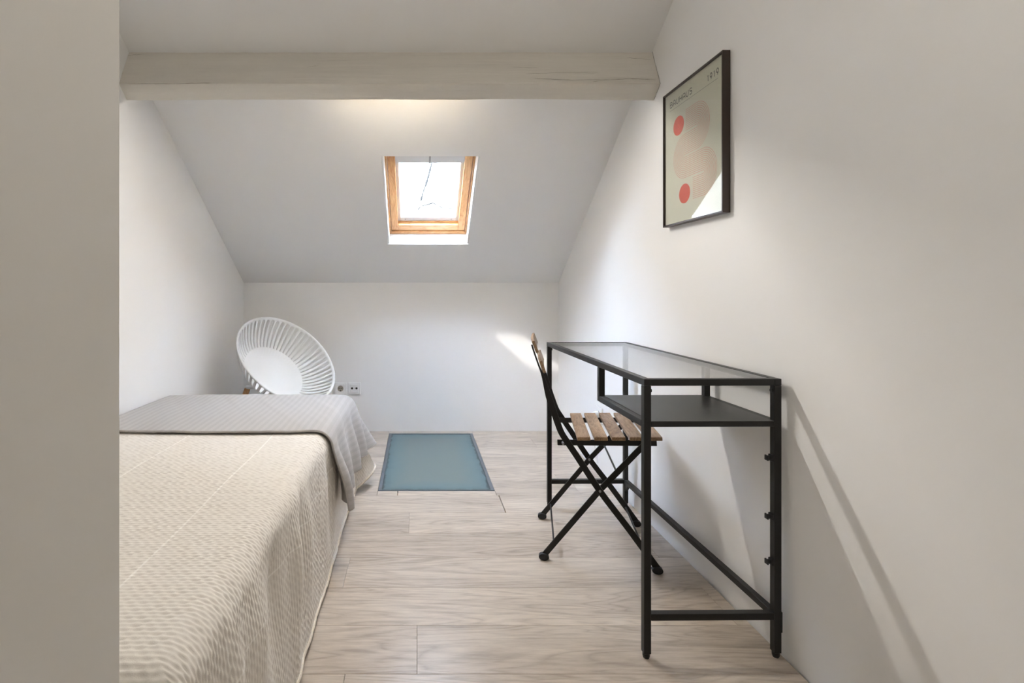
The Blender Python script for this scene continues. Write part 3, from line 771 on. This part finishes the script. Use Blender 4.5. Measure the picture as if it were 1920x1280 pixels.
# ------------------------------------------------------------------ framed poster
def poster():
    Yf, Yn, Zt, Zb, Xf = 2.045, 1.6445, 1.738, 1.2265, .9613
    W, Hh = Yf-Yn, Zt-Zb
    t = empty('framed_poster', (XR, (Yf+Yn)/2, Zb)); tag(t, 'framed BAUHAUS 1919 poster with pink line loops on the white wall', 'poster')
    cx, cy, cz = XR, (Yf+Yn)/2, Zb
    L = lambda X, Y, Z: (X-cx, Y-cy, Z-cz)
    fw = .0065
    Xb = .986
    for n, (y0, y1, z0, z1) in enumerate(((Yn, Yn+fw, Zb, Zt), (Yf-fw, Yf, Zb, Zt), (Yn+fw, Yf-fw, Zb, Zb+fw), (Yn+fw, Yf-fw, Zt-fw, Zt))):
        B().box(Xf-cx, Xb-cx, y0-cy, y1-cy, z0-cz, z1-cz).build('frame_bar', 'frame_dark', t, bevel=.0007, seg=1)
    B().box(Xf+.008-cx, Xf+.012-cx, Yn+fw-cy, Yf-fw-cy, Zb+fw-cz, Zt-fw-cz).build('paper', 'paper', t)
    B().box(Xb-.003-cx, .9875-cx, Yn+fw-cy, Yf-fw-cy, Zb+fw-cz, Zt-fw-cz).build('backing', 'subfloor', t)
    B().box(Xf+.0035-cx, Xf+.0055-cx, Yn+fw-cy, Yf-fw-cy, Zb+fw-cz, Zt-fw-cz).build('glazing', 'glass', t)
    xp = Xf+.0076-cx
    to3 = lambda p, q: (xp, Yf-p-cy, Zt-q-cz)          # metres from the far top corner
    # loops
    sx, sy = .40, .512
    pitch = .165*sy; c1 = .362*sy; NL = 12
    a1, aL, a3 = .586*sx, .377*sx, .690*sx
    for k in range(NL):
        r = .0060+k*(.0735/(NL-1)); r2 = pitch-r
        pts = [(.40*sx, c1-r)]
        pts += [(a1+r*math.sin(s_), c1-r*math.cos(s_)) for s_ in np.linspace(0, PI, 22)]
        pts += [(aL-r2*math.sin(s_), c1+pitch-r2*math.cos(s_)) for s_ in np.linspace(0, PI, 22)]
        pts += [(a3+r*math.sin(s_), c1+2*pitch-r*math.cos(s_)) for s_ in np.linspace(0, PI, 22)]
        pts += [(.52*sx, c1+2*pitch+r)]
        ribbon(pts, .0015, to3=to3).build('loop_line', 'pink', t)
    for cu, cv in ((.271, .286), (.378, .792)):
        pts = [to3(cu*sx+.039*math.cos(a), cv*sy+.0355*math.sin(a)) for a in np.linspace(0, 2*PI, 48)[:-1]]
        b2 = B(); b2.v = pts; b2.f = [tuple(range(47))]; b2.build('dot', 'coral', t)
    ribbon([(.108*sx, .1425*sy), (.907*sx, .1425*sy)], .0009, to3=to3).build('rule', 'ink', t)
    arc = lambda cx_, cy_, rx, ry, a, b2, n=10: [(cx_+rx*math.cos(math.radians(s_)), cy_+ry*math.sin(math.radians(s_))) for s_ in np.linspace(a, b2, n)]
    G_ = {
        'B': [[(0, 0), (0, 1)], [(0, 1), (.55, 1)]+arc(.55, .76, .33, .24, 90, -90)+[(0, .52)], [(.2, .52), (.6, .52)]+arc(.6, .26, .4, .26, 90, -90)+[(0, 0)]],
        'A': [[(0, 0), (0, .6)]+arc(.48, .6, .48, .4, 180, 0, 14)+[(.96, 0)], [(0, .38), (.96, .38)]],
        'U': [[(0, 1), (0, .42)]+arc(.48, .42, .48, .42, 180, 360, 14)+[(.96, 1)]],
        'H': [[(0, 0), (0, 1)], [(.95, 0), (.95, 1)], [(0, .5), (.95, .5)]],
        'S': [arc(.5, .76, .42, .24, 20, 90, 6)+arc(.45, .76, .40, .24, 90, 270, 10)+arc(.5, .26, .44, .26, 90, -90, 12)+[(.05, 0)]],
        '1': [[(.25, .86), (.62, 1), (.62, 0)]],
        '9': [arc(.5, .68, .42, .32, 0, 360, 22), arc(.5, .68, .42, .32, -5, -25, 4)+[(.80, .36), (.42, 0)]]}
    def word(s, u0_, u1_, vb, ch, wf):
        n = len(s); adv = (u1_-u0_)*sx/(n-1+wf)
        for k, c in enumerate(s):
            b2 = B()
            for stroke in G_[c]:
                pts = [(u0_*sx+k*adv+p*adv*wf, vb*sy-q*ch) for p, q in stroke]
                rb = ribbon(pts, .0029, to3=to3); i = len(b2.v); b2.v += rb.v; b2.f += [tuple(i+j for j in f) for f in rb.f]
            b2.build('letter', 'ink', t)
    word('BAUHAUS', .112, .508, .1195, .0205, .70)
    word('1919', .742, .915, .1185, .0205, .74)
poster()

# ------------------------------------------------------------------ wall sockets
def disc(x, y0, y1, z, r, name, m, par, seg=24): return B().cyl((x, y0, z), (x, y1, z), r, seg).build(name, m, par, smooth=True)
def plate(par, w=.043):
    B().box(-w, w, -.009, 0, -w, w).build('plate', 'white_plastic', par, bevel=.004, seg=3)
    B().box(-w*.68, w*.68, -.0105, -.0085, -w*.68, w*.68).build('insert', 'white_plastic', par, bevel=.001, seg=1)
def power_socket(loc, rz, label):
    t = empty('power_socket', loc, rz); tag(t, label, 'socket'); plate(t)
    o = disc(0, -.0108, -.0102, .0, .0205, 'recess', 'socket_beige', t)
    for dx in (-.0095, .0095): disc(dx, -.0112, -.0104, .002, .0035, 'hole', 'socket_dark', t, 14)
    disc(0, -.0112, -.0104, .002, .002, 'hole', 'socket_dark', t, 12)
    B().box(-.0025, .0025, -.0112, -.0104, -.019, -.011).build('earth_clip', 'socket_dark', t)
    return t
x_, y_, z_ = px(638.8, 727.7, YB); power_socket((x_, YB, z_), 0, 'white power socket with one round recess, beside the armchair rim')
x_, y_, z_ = px(664.6, 727.5, YB)
an = empty('aerial_socket', (x_, YB, z_)); tag(an, 'white aerial socket with two small dark holes on the knee wall', 'socket'); plate(an)
for dx in (-.0155, .0155): disc(dx, -.0112, -.0103, .001, .0075, 'hole', 'socket_dark', an, 18)
disc(0, -.0112, -.0103, .001, .0022, 'hole', 'steel', an, 10)
ps = power_socket((XR, 2.815, .312), -PI/2, 'white power socket low on the wall behind the folding chair')
pl = empty('plug', (XR-.0115, 2.822, .312), -PI/2); tag(pl, 'white plug pushed into the socket behind the folding chair', 'plug')
B().tube([(0, 0, 0), (0, -.012, 0), (0, -.03, -.002), (0, -.036, -.004)], [.019, .019, .014, .010], 20).build('body', 'white_plastic', pl, smooth=True)
B().tube([(0, -.036, -.004), (0, -.045, -.02), (0, -.035, -.10), (0, -.004, -.22), (.02, -.004, -.302)], .003, 8).build('cord', 'white_plastic', pl, smooth=True)
